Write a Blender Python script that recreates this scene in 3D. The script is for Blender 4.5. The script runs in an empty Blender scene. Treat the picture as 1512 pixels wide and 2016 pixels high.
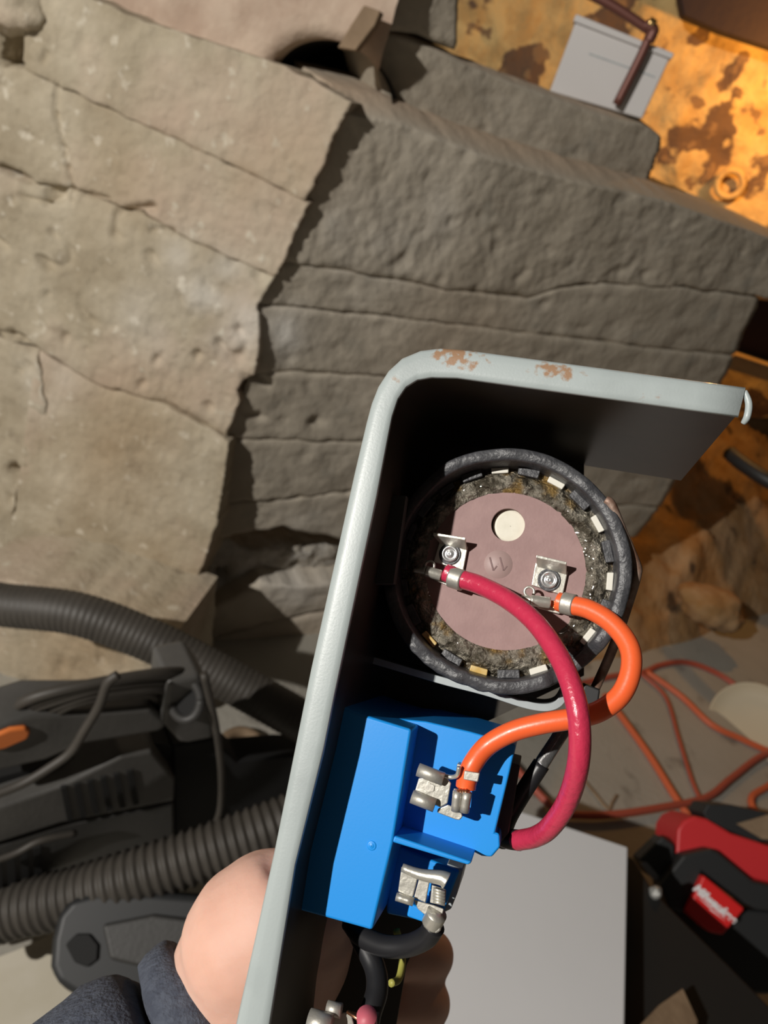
import bpy, bmesh, math, random
from mathutils import Vector, Matrix, noise
random.seed(7)
sc = bpy.context.scene
col = sc.collection
# ------------------------------------------------------------------ camera
W, H, F = 1512.0, 2016.0, 1500.0
PITCH, ROLL = math.radians(28), math.radians(22)
C = Vector((0, 0, 1.5))
fw = Vector((0, math.cos(PITCH), -math.sin(PITCH)))
r0 = Vector((1, 0, 0)); u0 = r0.cross(fw)
cr = r0*math.cos(ROLL) + u0*math.sin(ROLL)
cu = -r0*math.sin(ROLL) + u0*math.cos(ROLL)
cam = bpy.data.cameras.new('camera')
cam.sensor_fit = 'VERTICAL'; cam.sensor_height = 36; cam.lens = F/H*36
cam.clip_start = 0.01
cam.dof.use_dof = True; cam.dof.focus_distance = 0.212; cam.dof.aperture_fstop = 20
camo = bpy.data.objects.new('camera', cam); col.objects.link(camo)
m = Matrix((cr, cu, -fw)).transposed().to_4x4(); m.translation = C
camo.matrix_world = m
sc.camera = camo
# ------------------------------------------------------------------ world, lamps, exposure
sc.view_settings.view_transform = 'Standard'; sc.view_settings.look = 'None'
sc.view_settings.exposure = 0.0; sc.view_settings.gamma = 1
sc.view_settings.use_curve_mapping = False
wd = bpy.data.worlds.new('world'); sc.world = wd; wd.use_nodes = True
wd.node_tree.nodes['Background'].inputs[0].default_value = (1.0, 0.86, 0.7, 1)
wd.node_tree.nodes['Background'].inputs[1].default_value = 0.035
def lamp(name, loc, power, color, radius):
    l = bpy.data.lights.new(name, 'POINT'); l.energy = power; l.color = color; l.shadow_soft_size = radius
    o = bpy.data.objects.new(name, l); o.location = loc; col.objects.link(o); return o
def camp(x, y, z):            # point given along camera right / up / back, metres
    return C + cr*x + cu*y - fw*z
lamp('ceiling_work_light', camp(-1.98, 1.0, 2.25), 560, (1.0, 0.955, 0.89), 0.03)
# ------------------------------------------------------------------ helpers
def ray(px, py): return fw + cr*((px-W/2)/F) + cu*((H/2-py)/F)
def at(px, py, d): return C + ray(px, py)*d
def on(px, py, pl):
    p0, n = pl; r = ray(px, py)
    return C + r*(n.dot(p0-C)/n.dot(r))
def onz(px, py, z):
    r = ray(px, py); return C + r*((z-C.z)/r.z)
lamp('bare_warm_bulb', at(1660, 170, 3.05), 30, (1.0, 0.47, 0.10), 0.035)

def setp(o, label=None, cat=None, group=None, kind=None):
    if label: o['label'] = label
    if cat: o['category'] = cat
    if group: o['group'] = group
    if kind: o['kind'] = kind
    return o
def empty(name, loc, label=None, cat=None, group=None, kind=None):
    o = bpy.data.objects.new(name, None); o.location = loc; o.empty_display_size = .02
    col.objects.link(o); return setp(o, label, cat, group, kind)
def mk(name, verts, faces, mat, parent=None, smooth=False, label=None, cat=None, group=None, kind=None, attrs=None):
    verts = [Vector(v) for v in verts]
    n = len(verts)
    lo = Vector([min(v[i] for v in verts) for i in range(3)]); hi = Vector([max(v[i] for v in verts) for i in range(3)])
    org = Vector(((lo.x+hi.x)/2, (lo.y+hi.y)/2, lo.z))
    me = bpy.data.meshes.new(name)
    me.from_pydata([v-org for v in verts], [], faces); me.update()
    bm = bmesh.new(); bm.from_mesh(me); bmesh.ops.recalc_face_normals(bm, faces=bm.faces); bm.to_mesh(me); bm.free()
    if attrs:
        for k, vals in attrs.items():
            a = me.attributes.new(k, 'FLOAT', 'POINT'); a.data.foreach_set('value', vals)
    me.materials.append(mat)
    if smooth:
        for p in me.polygons: p.use_smooth = True
    o = bpy.data.objects.new(name, me); col.objects.link(o)
    o.location = org
    if parent:
        po = Vector((0, 0, 0)); q = parent
        while q: po += q.location; q = q.parent
        o.parent = parent; o.location = org-po
    return setp(o, label, cat, group, kind)
def bev(o, w, seg=2, ang=30, smooth=True):
    b = o.modifiers.new('bevel', 'BEVEL'); b.width = w; b.segments = seg; b.limit_method = 'ANGLE'; b.angle_limit = math.radians(ang)
    if smooth:
        for p in o.data.polygons: p.use_smooth = True
        b.harden_normals = True
    return o
def prism(name, front, vec, mat, parent=None, bevel=0, **k):
    front = [Vector(p) for p in front]; n = len(front)
    back = [p+vec for p in front]
    fs = [list(range(n)), list(range(2*n-1, n-1, -1))]
    fs += [[i, (i+1) % n, n+(i+1) % n, n+i] for i in range(n)]
    o = mk(name, front+back, fs, mat, parent, **k)
    if bevel: bev(o, bevel)
    return o
def catmull(pts, sub=8):
    pts = [Vector(p) for p in pts]
    if len(pts) < 3:
        return [pts[0].lerp(pts[-1], i/sub) for i in range(sub+1)]
    q = [pts[0]*2-pts[1]] + pts + [pts[-1]*2-pts[-2]]; out = []
    for i in range(1, len(q)-2):
        a, b, c, d = q[i-1:i+3]
        for s in range(sub):
            t = s/sub
            out.append(.5*((2*b)+(c-a)*t+(2*a-5*b+4*c-d)*t*t+(3*b-a-3*c+d)*t**3))
    out.append(pts[-1]); return out
def tube_geo(path, rad, seg=14):
    n = len(path); V = []; Fc = []
    tan = [(path[min(i+1, n-1)]-path[max(i-1, 0)]).normalized() for i in range(n)]
    nrm = tan[0].orthogonal().normalized()
    for i in range(n):
        nrm = (nrm-tan[i]*nrm.dot(tan[i])).normalized(); b = tan[i].cross(nrm)
        r = rad(i/(n-1)) if callable(rad) else rad
        for k in range(seg):
            a = 2*math.pi*k/seg; V.append(path[i]+(nrm*math.cos(a)+b*math.sin(a))*r)
    for i in range(n-1):
        for k in range(seg):
            Fc.append([i*seg+k, i*seg+(k+1) % seg, (i+1)*seg+(k+1) % seg, (i+1)*seg+k])
    Fc.append(list(range(seg))); Fc.append([(n-1)*seg+k for k in range(seg)][::-1])
    return V, Fc
def tube(name, pts, rad, mat, parent=None, sub=8, seg=14, raw=False, **k):
    V, Fc = tube_geo(pts if raw else catmull(pts, sub), rad, seg)
    o = mk(name, V, Fc, mat, parent, smooth=True, **k)
    return o
def resample(poly, n):
    poly = [Vector(p) for p in poly]; L = [0]
    for a, b in zip(poly, poly[1:]): L.append(L[-1]+(b-a).length)
    out = []
    for i in range(n):
        s = L[-1]*i/(n-1); j = 0
        while j < len(poly)-2 and L[j+1] < s: j += 1
        t = (s-L[j])/max(1e-9, L[j+1]-L[j]); out.append(poly[j].lerp(poly[j+1], t))
    return out
# ------------------------------------------------------------------ materials
def mat(name, c, rough=.6, metal=0, bump=0, bscale=40, c2=None, cscale=6, lo=.4, hi=.6, detail=6, spec=.5, extra=None, coat=0, sss=0):
    m = bpy.data.materials.new(name); m.use_nodes = True
    nt = m.node_tree; N = nt.nodes; Lk = nt.links; p = N['Principled BSDF']
    p.inputs['Base Color'].default_value = (*c, 1); p.inputs['Roughness'].default_value = rough
    p.inputs['Metallic'].default_value = metal; p.inputs['Specular IOR Level'].default_value = spec
    p.inputs['Coat Weight'].default_value = coat
    if sss:
        p.inputs['Subsurface Weight'].default_value = sss; p.inputs['Subsurface Radius'].default_value = (1, .35, .2); p.inputs['Subsurface Scale'].default_value = .006
    tc = N.new('ShaderNodeTexCoord')
    outc = None
    if c2:
        nz = N.new('ShaderNodeTexNoise'); nz.inputs['Scale'].default_value = cscale; nz.inputs['Detail'].default_value = detail
        nz.inputs['Roughness'].default_value = .6
        rp = N.new('ShaderNodeValToRGB'); rp.color_ramp.elements[0].position = lo; rp.color_ramp.elements[1].position = hi
        rp.color_ramp.elements[0].color = (*c, 1); rp.color_ramp.elements[1].color = (*c2, 1)
        Lk.new(tc.outputs['Object'], nz.inputs['Vector']); Lk.new(nz.outputs['Fac'], rp.inputs['Fac']); outc = rp.outputs['Color']
    if extra:     # list of (colour, scale, lo, hi): noise-masked overlays
        for ec, es, el, eh in extra:
            nz = N.new('ShaderNodeTexNoise'); nz.inputs['Scale'].default_value = es; nz.inputs['Detail'].default_value = 5
            mp = N.new('ShaderNodeMapRange'); mp.inputs['From Min'].default_value = el; mp.inputs['From Max'].default_value = eh
            mx = N.new('ShaderNodeMix'); mx.data_type = 'RGBA'
            Lk.new(tc.outputs['Object'], nz.inputs['Vector']); Lk.new(nz.outputs['Fac'], mp.inputs['Value']); Lk.new(mp.outputs[0], mx.inputs[0])
            if outc: Lk.new(outc, mx.inputs[6])
            else: mx.inputs[6].default_value = (*c, 1)
            mx.inputs[7].default_value = (*ec, 1); outc = mx.outputs[2]
    if outc: Lk.new(outc, p.inputs['Base Color'])
    if bump:
        nb = N.new('ShaderNodeTexNoise'); nb.inputs['Scale'].default_value = bscale; nb.inputs['Detail'].default_value = 8
        bp = N.new('ShaderNodeBump'); bp.inputs['Strength'].default_value = 1; bp.inputs['Distance'].default_value = bump
        Lk.new(tc.outputs['Object'], nb.inputs['Vector']); Lk.new(nb.outputs['Fac'], bp.inputs['Height']); Lk.new(bp.outputs[0], p.inputs['Normal'])
    return m
def stain_overlay(m, attr, colr):
    nt = m.node_tree; N = nt.nodes; Lk = nt.links; p = N['Principled BSDF']
    a = N.new('ShaderNodeAttribute'); a.attribute_name = attr
    mx = N.new('ShaderNodeMix'); mx.data_type = 'RGBA'
    src = p.inputs['Base Color'].links[0].from_socket
    Lk.new(a.outputs['Fac'], mx.inputs[0]); Lk.new(src, mx.inputs[6]); mx.inputs[7].default_value = (*colr, 1)
    Lk.new(mx.outputs[2], p.inputs['Base Color'])
M = {}
M['concrete'] = mat('board_formed_concrete', (.36, .30, .21), .93, bump=.004, bscale=60, c2=(.55, .485, .37), cscale=5, lo=.35, hi=.65,
                    extra=[((.30, .25, .18), 14, .62, .75), ((.50, .39, .30), 3, .5, .7), ((.62, .56, .45), 30, .62, .7)])
stain_overlay(M['concrete'], 'deposit', (.85, .82, .76)); stain_overlay(M['concrete'], 'rust', (.40, .27, .15))
M['concrete2'] = mat('grey_concrete', (.40, .35, .275), .93, bump=.003, bscale=50, c2=(.51, .455, .37), cscale=4, lo=.35, hi=.65,
                     extra=[((.34, .31, .255), 10, .6, .75)])
stain_overlay(M['concrete2'], 'deposit', (.85, .82, .76)); stain_overlay(M['concrete2'], 'rust', (.50, .37, .26))  # the rust tint here also colours the warm light painted on ledge tops
M['plaster'] = mat('pinkish_plaster', (.46, .34, .26), .9, bump=.004, bscale=40, c2=(.58, .46, .36), cscale=8)
M['flue_shade'] = mat('flue_shade', (.012, .010, .008), .95)  # near-black colour stands in for the unlit depth of the opening
M['backing'] = mat('dark_earth_fill', (.10, .08, .05), .95, bump=.006, bscale=20)
M['floor'] = mat('worn_concrete_floor', (.36, .34, .29), .85, bump=.002, bscale=60, c2=(.42, .395, .345), cscale=4, lo=.3, hi=.7,
                 extra=[((.25, .23, .195), 9, .6, .72)])
M['dirt'] = mat('brown_dirt', (.33, .18, .065), .95, bump=.012, bscale=18, c2=(.42, .27, .14), cscale=5, extra=[((.10, .06, .03), 7, .6, .68)])
M['farstone'] = mat('peeling_painted_stone', (.80, .56, .24), .9, bump=.03, bscale=11, c2=(.60, .38, .15), cscale=7,
                    extra=[((.17, .10, .06), 4.5, .53, .56), ((.30, .18, .09), 9, .58, .62)])
M['beam'] = mat('dark_beam', (.045, .028, .028), .9, bump=.004, bscale=30)
M['lip'] = mat('grey_painted_steel', (.40, .45, .45), .38, bump=.00003, bscale=1500, coat=.15,
               extra=[((.36, .405, .405), 60, .5, .7)])
def rust_spots(m):
    nt = m.node_tree; N = nt.nodes; Lk = nt.links; p = N['Principled BSDF']
    a = N.new('ShaderNodeAttribute'); a.attribute_name = 'rust'
    tc = N.new('ShaderNodeTexCoord'); nz = N.new('ShaderNodeTexNoise'); nz.inputs['Scale'].default_value = 420; nz.inputs['Detail'].default_value = 4
    ml = N.new('ShaderNodeMath'); ml.operation = 'MULTIPLY'; mp = N.new('ShaderNodeMapRange')
    mp.inputs['From Min'].default_value = .27; mp.inputs['From Max'].default_value = .36
    Lk.new(tc.outputs['Object'], nz.inputs['Vector']); Lk.new(nz.outputs['Fac'], ml.inputs[0]); Lk.new(a.outputs['Fac'], ml.inputs[1]); Lk.new(ml.outputs[0], mp.inputs['Value'])
    mx = N.new('ShaderNodeMix'); mx.data_type = 'RGBA'; src = p.inputs['Base Color'].links[0].from_socket
    Lk.new(mp.outputs[0], mx.inputs[0]); Lk.new(src, mx.inputs[6]); mx.inputs[7].default_value = (.33, .20, .12, 1)
    Lk.new(mx.outputs[2], p.inputs['Base Color'])
rust_spots(M['lip'])
M['wall_in_shade'] = mat('shaded_sheet_metal_inside', (.040, .034, .026), .3, c2=(.055, .046, .034), cscale=30)  # inside of the grey steel, its shade put into the colour
M['rubber'] = mat('black_rubber', (.040, .041, .046), .40, bump=.0003, bscale=800, c2=(.075, .076, .082), cscale=160)
M['disc'] = mat('phenolic_board', (.300, .185, .175), .62, c2=(.335, .21, .198), cscale=150, bump=.00005, bscale=1200)
M['discmark'] = mat('pale_phenolic_mark', (.36, .25, .235), .5)
M['discdig'] = mat('stamped_digit', (.20, .12, .115), .6)
M['cream'] = mat('cream_plug', (.74, .71, .60), .5, c2=(.68, .65, .54), cscale=200)
M['resin'] = mat('oily_resin', (.10, .085, .06), .22, .55, bump=.0035, bscale=420, c2=(.34, .31, .25), cscale=240, coat=1, extra=[((.30, .19, .06), 90, .56, .64)])
M['amber'] = mat('amber_tab', (.55, .36, .10), .3, c2=(.70, .56, .28), cscale=200)
M['white_tab'] = mat('white_tab', (.72, .70, .62), .5)
M['tin'] = mat('tinned_steel', (.66, .64, .57), .36, .7, bump=.00012, bscale=600)
M['tin_dull'] = mat('dull_tin', (.52, .50, .45), .48, .65, bump=.00015, bscale=500)
M['steel'] = mat('polished_steel', (.66, .66, .66), .25, .75)
M['copper'] = mat('bare_copper', (.75, .36, .20), .35, 1)
M['red'] = mat('red_pvc', (.56, .035, .085), .28, bump=.00035, bscale=420, coat=.3)
M['orange'] = mat('orange_pvc', (.90, .135, .035), .36, bump=.00004, bscale=700, coat=.2)
M['blue'] = mat('blue_plastic', (.010, .29, .82), .4, bump=.00001, bscale=1500)
M['black_wire'] = mat('black_wire', (.016, .016, .018), .4)
M['clear'] = mat('glossy_sleeve', (.09, .09, .09), .12, bump=.0006, bscale=500, coat=.8)
M['black_plastic'] = mat('black_plastic', (.045, .044, .042), .5, bump=.0004, bscale=120, c2=(.045, .043, .041), cscale=12)
M['grey_plastic'] = mat('charcoal_plastic', (.080, .077, .072), .45, bump=.0004, bscale=120, c2=(.10, .096, .09), cscale=12)
M['void'] = mat('black_slot', (.008, .008, .008), .8)
M['hose'] = mat('black_hose', (.048, .042, .035), .55, c2=(.064, .056, .047), cscale=10)
M['brownrod'] = mat('rusty_rod', (.20, .11, .075), .5, .3, bump=.0003, bscale=400, c2=(.34, .25, .20), cscale=120)
M['strap'] = mat('grey_strap', (.40, .44, .45), .4, c2=(.34, .37, .38), cscale=60)
M['skin'] = mat('skin', (.73, .425, .325), .58, bump=.0002, bscale=260, c2=(.77, .47, .37), cscale=35, sss=.25)
M['cuff'] = mat('navy_fleece', (.055, .064, .090), .95, bump=.0010, bscale=700, c2=(.082, .094, .125), cscale=200)
M['paper'] = mat('white_card', (.88, .875, .885), .7, c2=(.9, .895, .905), cscale=3)
M['box_white'] = mat('white_plastic_box', (.60, .58, .57), .6)
M['copperpipe'] = mat('reddish_pipe', (.16, .06, .045), .45, .3)
M['brass'] = mat('brass', (.75, .50, .2), .3, 1)
M['tool_red'] = mat('tool_red', (.62, .03, .035), .45)
M['tool_red2'] = mat('tool_red_panel', (.72, .022, .022), .35)
M['tool_black'] = mat('tool_black', (.020, .021, .022), .5)
M['case'] = mat('matt_black_case', (.010, .010, .0095), .75)
M['logo'] = mat('white_print', (.9, .85, .86), .6)
M['cord'] = mat('orange_cord', (.62, .13, .05), .5)
M['cord2'] = mat('red_orange_cord', (.42, .085, .05), .5)
M['lid'] = mat('cream_lid', (.55, .47, .33), .6)
M['wood'] = mat('old_wood', (.22, .15, .09), .8, bump=.002, bscale=40, c2=(.30, .21, .13), cscale=10)
M['oranged'] = mat('orange_button', (.75, .20, .045), .5)
M['latch'] = mat('latch_metal', (.35, .35, .33), .5, .4)
M['rubble'] = mat('whitish_rubble', (.40, .36, .30), .9, bump=.01, bscale=60, c2=(.56, .53, .48), cscale=20)
# ------------------------------------------------------------------ large structure
floor = mk('floor', [(-4, -2.5, 0), (5, -2.5, 0), (5, 7, 0), (-4, 7, 0), (-4, -2.5, -.1), (5, -2.5, -.1), (5, 7, -.1), (-4, 7, -.1)],
           [[0, 1, 2, 3], [4, 5, 6, 7], [0, 1, 5, 4], [1, 2, 6, 5], [2, 3, 7, 6], [3, 0, 4, 7]], M['floor'], label='worn grey concrete basement floor', kind='structure')
# planes
PL = (Vector((0, 1.55, 0)), Vector((0, -1, 0)))                      # projecting left wall block
ur = Vector((math.cos(math.radians(38)), math.sin(math.radians(38)), 0))         # right wall runs away to the right
nr = Vector((ur.y, -ur.x, 0)).normalized()
if nr.dot(fw) > 0: nr = -nr
seam = on(560, 600, PL)
PR = (on(500, 738, PL) - nr*.032, Vector((nr.x, nr.y, -.05)).normalized())
nu = Vector((.34, -.94, 0)).normalized()
PU = (on(1000, 300, PR) - nr*.14, nr)                                              # upper tier, set back
DEP = [(430, 565, 60, 1.0), (470, 640, 60, .7), (350, 520, 60, .35), (560, 650, 55, .8), (300, 630, 80, .3), (590, 1120, 90, .9), (720, 480, 120, .25), (100, 760, 70, .3), (860, 430, 60, .3)]
RUS = [(230, 870, 170, .55), (150, 830, 90, .4), (250, 330, 120, .35), (560, 300, 120, .3), (280, 1180, 140, .6), (150, 1320, 150, .8), (480, 350, 60, .4), (900, 690, 160, .3), (650, 1250, 200, .4)]
def stain_at(lst, px, py):
    v = 0
    for x, y, r, s in lst:
        d = ((px-x)**2+(py-y)**2)/r/r
        if d < 4: v = max(v, s*math.exp(-d*1.2))
    return v
CRACKS = [([(112, 165), (110, 225), (124, 290), (134, 330), (142, 370), (138, 400)], 4, .010), ([(5, 330), (22, 340), (55, 358)], 7, .02), ([(40, 388), (90, 400), (118, 388)], 5, .012),
          ([(160, 380), (212, 392)], 5, .012), ([(255, 412), (300, 408)], 8, .018), ([(300, 452), (338, 456)], 7, .014), ([(0, 655), (40, 665), (72, 690)], 6, .015), ([(20, 70), (24, 95), (20, 112)], 22, .07), ([(84, 122), (92, 104)], 5, .012)]
EDGE = [(-100, 830), (60, 760), (200, 692), (396, 602), (400, 610), (546, 540), (604, 505), (625, 512), (738, 500), (862, 442), (868, 452), (1020, 430), (1100, 405), (1256, 362), (1560, 270)]
def clip_left(line):
    out = []
    for p in resample([(x, y, 0) for x, y in line], 300):
        for (ya, xa), (yb, xb) in zip(EDGE, EDGE[1:]):
            if ya <= p.y <= yb: e = xa+(xb-xa)*(p.y-ya)/(yb-ya); break
        if p.x >= e-9: out.append((p.x, p.y))
    return out
def slab(name, parent, top, bot, plane, mt, right=None, nx=60, ny=28, amp=.006, thick=.25, rag=5, groove=.012, gw=.10, edges=(1, 1), seed=0, pit=.5, clip=False, cham=0):
    if clip: top, bot = clip_left(top), clip_left(bot)
    T = resample([(x, y, 0) for x, y in top], nx); B = resample([(x, y, 0) for x, y in bot], nx)
    R = resample([(x, y, 0) for x, y in right], ny) if right else None
    V = []; Fc = []; dep = []; rust_light = []; n = plane[1]
    so = Vector((seed*3.1, seed*1.7, seed))
    for j in range(ny):
        t = j/(ny-1)
        for i in range(nx):
            s = i/(nx-1)
            p = T[i].lerp(B[i], t)
            if R: p = p + (R[j]-T[-1].lerp(B[-1], t))*s**3
            jit = noise.noise(Vector((p.y*.05, seed, 0)))*rag+noise.noise(Vector((p.y*.15, seed, 5)))*rag*.7
            jy = noise.noise(Vector((p.x*.03, seed, 9)))*rag
            px = p.x+jit*s**6; py = p.y+jy*(abs(2*t-1)**6)
            w = on(px, py, plane)
            q = w*1.0+so
            d = noise.noise(q*4)*amp*1.5+noise.noise(q*14)*amp*.7+noise.noise(q*40)*amp*.35+noise.noise(q*95)*amp*.22
            pt = noise.noise(q*Vector((20, 20, 34)).x/20*22)
            if pt > .32: d -= (pt-.32)*amp*4*pit
            e = 0
            if edges[0]: e = max(e, math.exp(-t/gw*1.5*(1+.6*noise.noise(q*9))))
            if edges[1]: e = max(e, math.exp(-(1-t)/gw*1.5*(1+.6*noise.noise(q*9+so))))
            d -= groove*e*e*(.6+.7*noise.noise(q*12))
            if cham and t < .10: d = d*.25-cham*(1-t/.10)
            for cl, cw, cd in CRACKS:
                for (xa, ya), (xb, yb) in zip(cl, cl[1:]):
                    if min(xa, xb)-20 < px < max(xa, xb)+20 and min(ya, yb)-20 < py < max(ya, yb)+20:
                        l2_ = (xb-xa)**2+(yb-ya)**2; tt = max(0, min(1, ((px-xa)*(xb-xa)+(py-ya)*(yb-ya))/l2_))
                        dd = math.hypot(px-xa-tt*(xb-xa), py-ya-tt*(yb-ya))
                        d -= cd*math.exp(-(dd/cw)**2)
            V.append(w+n*d)
            k = .65+.7*noise.noise(q*16)
            dep.append(min(1, max(0, stain_at(DEP, px, py)*k))); rust_light.append(min(1, max(0, stain_at(RUS, px, py)*(.7+.6*noise.noise(q*6))) + (.75*max(0, 1-t/.09)**.5 if cham else 0)))  # rust stains, plus warm ledge light painted along chamfered tops
    for j in range(ny-1):
        for i in range(nx-1):
            a = j*nx+i; Fc.append([a, a+1, a+nx+1, a+nx])
    loop = list(range(nx))+[j*nx+nx-1 for j in range(1, ny)]+[(ny-1)*nx+i for i in range(nx-2, -1, -1)]+[j*nx for j in range(ny-2, 0, -1)]
    b0 = len(V)
    for k in loop:
        V.append(V[k]-n*thick); dep.append(0); rust_light.append(0)
    L = len(loop)
    for k in range(L): Fc.append([loop[k], loop[(k+1) % L], b0+(k+1) % L, b0+k])
    Fc.append([b0+k for k in range(L)])
    o = mk(name, V, Fc, mt, parent, attrs={'deposit': dep, 'rust': rust_light})
    for i, p in enumerate(o.data.polygons): p.use_smooth = i < (nx-1)*(ny-1)
    return o
wl = empty('wall_left', on(200, 1400, PL), 'board-formed concrete wall block with broken right edge', None, None, 'structure')
cc = M['concrete']
slab('concrete_course', wl, [(-60, -90), (120, -30), (281, 40), (452, 95), (560, 130), (692, 200)],
     [(-60, 88), (110, 166), (240, 226), (370, 286), (470, 332), (602, 396)], PL, cc, nx=130, right=[(692, 200), (655, 270), (640, 320), (610, 375), (602, 396)], ny=44, seed=1, edges=(0, 1), gw=.06, groove=.007)
slab('concrete_course', wl, [(-60, 88), (110, 166), (240, 226), (370, 286), (470, 332), (610, 400)],
     [(-60, 318), (0, 330), (60, 358), (140, 372), (220, 402), (280, 418), (340, 458), (440, 502), (540, 546)], PL, cc, nx=130, right=[(610, 400), (580, 455), (565, 500), (540, 546)], ny=50, seed=2, gw=.07, groove=.009)
slab('concrete_course', wl, [(-60, 318), (0, 330), (60, 358), (140, 372), (220, 402), (280, 418), (340, 458), (440, 502), (540, 546)],
     [(-60, 640), (75, 690), (200, 762), (330, 800), (442, 862)], PL, cc, nx=130, right=[(540, 546), (505, 604), (512, 625), (508, 690), (500, 738), (470, 752), (466, 800), (442, 862)], seed=3, ny=70, pit=1.6, amp=.008, gw=.05)
slab('concrete_course', wl, [(75, 690), (140, 728), (200, 762), (330, 800), (452, 868)],
     [(6, 1140), (100, 1165), (180, 1195), (270, 1225), (362, 1256)], PL, cc, nx=130, right=[(452, 868), (440, 950), (430, 1020), (405, 1100), (372, 1170), (362, 1256)], seed=4, ny=70, gw=.05, groove=.006, amp=.006)
slab('concrete_course', wl, [(-70, 640), (75, 690)], [(-70, 1140), (-4, 1140)], PL, cc, right=[(75, 690), (92, 780), (96, 840), (60, 900), (36, 960), (20, 1060), (-4, 1140)], nx=20, ny=50, seed=5, amp=.014, pit=2)
slab('concrete_course', wl, [(-70, 1136), (100, 1165), (180, 1195), (270, 1225), (345, 1250)], [(-70, 1520), (330, 1560)], (PL[0]-Vector((0, .24, 0)), PL[1]), cc, seed=6, amp=.012, pit=1.6)
wr = empty('wall_right', on(900, 1100, PR), 'grey concrete basement wall running away behind the box', None, None, 'structure')
c2 = M['concrete2']
slab('concrete_course', wr, [(480, 130), (600, 166), (700, 192), (797, 212), (968, 281), (1167, 340), (1317, 380), (1512, 455), (1600, 490)],
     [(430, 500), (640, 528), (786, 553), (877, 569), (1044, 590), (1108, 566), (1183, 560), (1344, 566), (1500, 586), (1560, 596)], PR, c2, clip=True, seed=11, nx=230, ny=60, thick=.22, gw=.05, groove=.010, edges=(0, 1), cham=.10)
slab('concrete_course', wr, [(430, 500), (640, 528), (786, 553), (877, 569), (1044, 590), (1108, 566), (1183, 560), (1344, 566), (1500, 588)],
     [(430, 596), (520, 602), (700, 617), (904, 640), (1130, 667), (1448, 704)], PR, c2, right=[(1500, 588), (1478, 630), (1448, 704)], clip=True, seed=12, nx=120, ny=24, rag=3)
slab('concrete_course', wr, [(430, 596), (520, 602), (700, 617), (904, 640), (1130, 667), (1448, 704)],
     [(430, 738), (560, 734), (760, 742), (1400, 800)], PR, c2, clip=True, seed=13, nx=110, ny=24, rag=3, gw=.07, groove=.008)
slab('concrete_course', wr, [(400, 738), (560, 734), (760, 742), (1400, 800)],
     [(400, 866), (540, 868), (720, 870), (1350, 915)], PR, c2, clip=True, seed=14, nx=100, ny=28, rag=4, gw=.07, pit=1.4)
slab('concrete_course', wr, [(400, 866), (540, 868), (720, 870), (1350, 915)],
     [(380, 992), (560, 985), (700, 968), (1300, 1000)], PR, c2, clip=True, seed=15, nx=100, ny=24, rag=3, gw=.05, groove=.008)
slab('concrete_course', wr, [(380, 992), (560, 985), (700, 968), (1300, 1000)],
     [(380, 1070), (440, 1060), (500, 1048), (560, 1040), (610, 1052), (660, 1062), (760, 1075), (1250, 1060)], PR, c2, clip=True, seed=16, nx=100, ny=18, rag=8, gw=.12)
PRb = (PR[0]-nr*.07, PR[1])
slab('concrete_course', wr, [(400, 1040), (480, 1075), (560, 1075), (760, 1080)], [(400, 1200), (500, 1165), (600, 1165), (760, 1160)], PRb, M['rubble'], clip=True, seed=17, nx=50, ny=22, amp=.02, pit=1.5, rag=4)
slab('concrete_course', wr, [(340, 1215), (420, 1195), (520, 1150), (600, 1152), (660, 1148), (1250, 1070)], [(300, 1290), (420, 1262), (520, 1232), (660, 1200), (1240, 1090)], PR, c2, clip=True, seed=18, nx=90, ny=18, rag=6)
slab('concrete_course', wr, [(300, 1290), (420, 1262), (520, 1232), (660, 1200), (1240, 1090)], [(300, 1560), (660, 1520), (1240, 1300)], PR, c2, clip=True, seed=19, nx=90, ny=22, rag=4)
# upper tier, set back on the ledge
wu = empty('wall_back', on(1000, 330, PU), 'upper concrete tier standing back on the wall ledge', None, None, 'structure')
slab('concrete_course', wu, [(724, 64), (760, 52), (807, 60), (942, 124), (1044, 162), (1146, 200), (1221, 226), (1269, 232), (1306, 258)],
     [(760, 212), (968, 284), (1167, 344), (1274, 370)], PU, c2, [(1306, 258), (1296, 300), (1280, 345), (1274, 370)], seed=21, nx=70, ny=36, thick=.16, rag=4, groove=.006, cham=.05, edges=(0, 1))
slab('concrete_course', wu, [(690, -60), (830, -60), (905, -50)], [(742, 60), (820, 66), (900, 100)], PU, c2, seed=22, nx=24, ny=18, thick=.16, rag=3)
# plaster with the round flue opening
PP = (Vector((0, 1.70, 0)), Vector((0, -1, 0)))
ux, pn = Vector((1, 0, 0)), PP[1]
def plaster_wall():
    cx, cy, rr = 640, 205, 138
    c3 = on(640, 205, PP); V = []; Fc = []; K = 64; rings = 16
    rad = (on(640, 75, PP)-c3).length
    up = Vector((0, 0, 1))
    for j in range(rings):
        for k in range(K):
            a = 2*math.pi*k/K
            ro = .02*0+rad*(1+ (j/(rings-1))*3.2)
            w = c3+(ux*math.cos(a)*1.2+up*math.sin(a))*ro
            d = noise.noise(w*8)*.008+noise.noise(w*30)*.004 - .012*math.exp(-j*.9) + .004*math.sin(j*1.8)
            V.append(w+pn*d)
    for j in range(rings-1):
        for k in range(K): Fc.append([j*K+k, j*K+(k+1) % K, (j+1)*K+(k+1) % K, (j+1)*K+k])
    b = len(V)
    for k in range(K): V.append(V[k]-pn*.05)
    for k in range(K): Fc.append([k, (k+1) % K, b+(k+1) % K, b+k])
    return V, Fc, c3, rad
V, Fc, c3, rad = plaster_wall()
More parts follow.
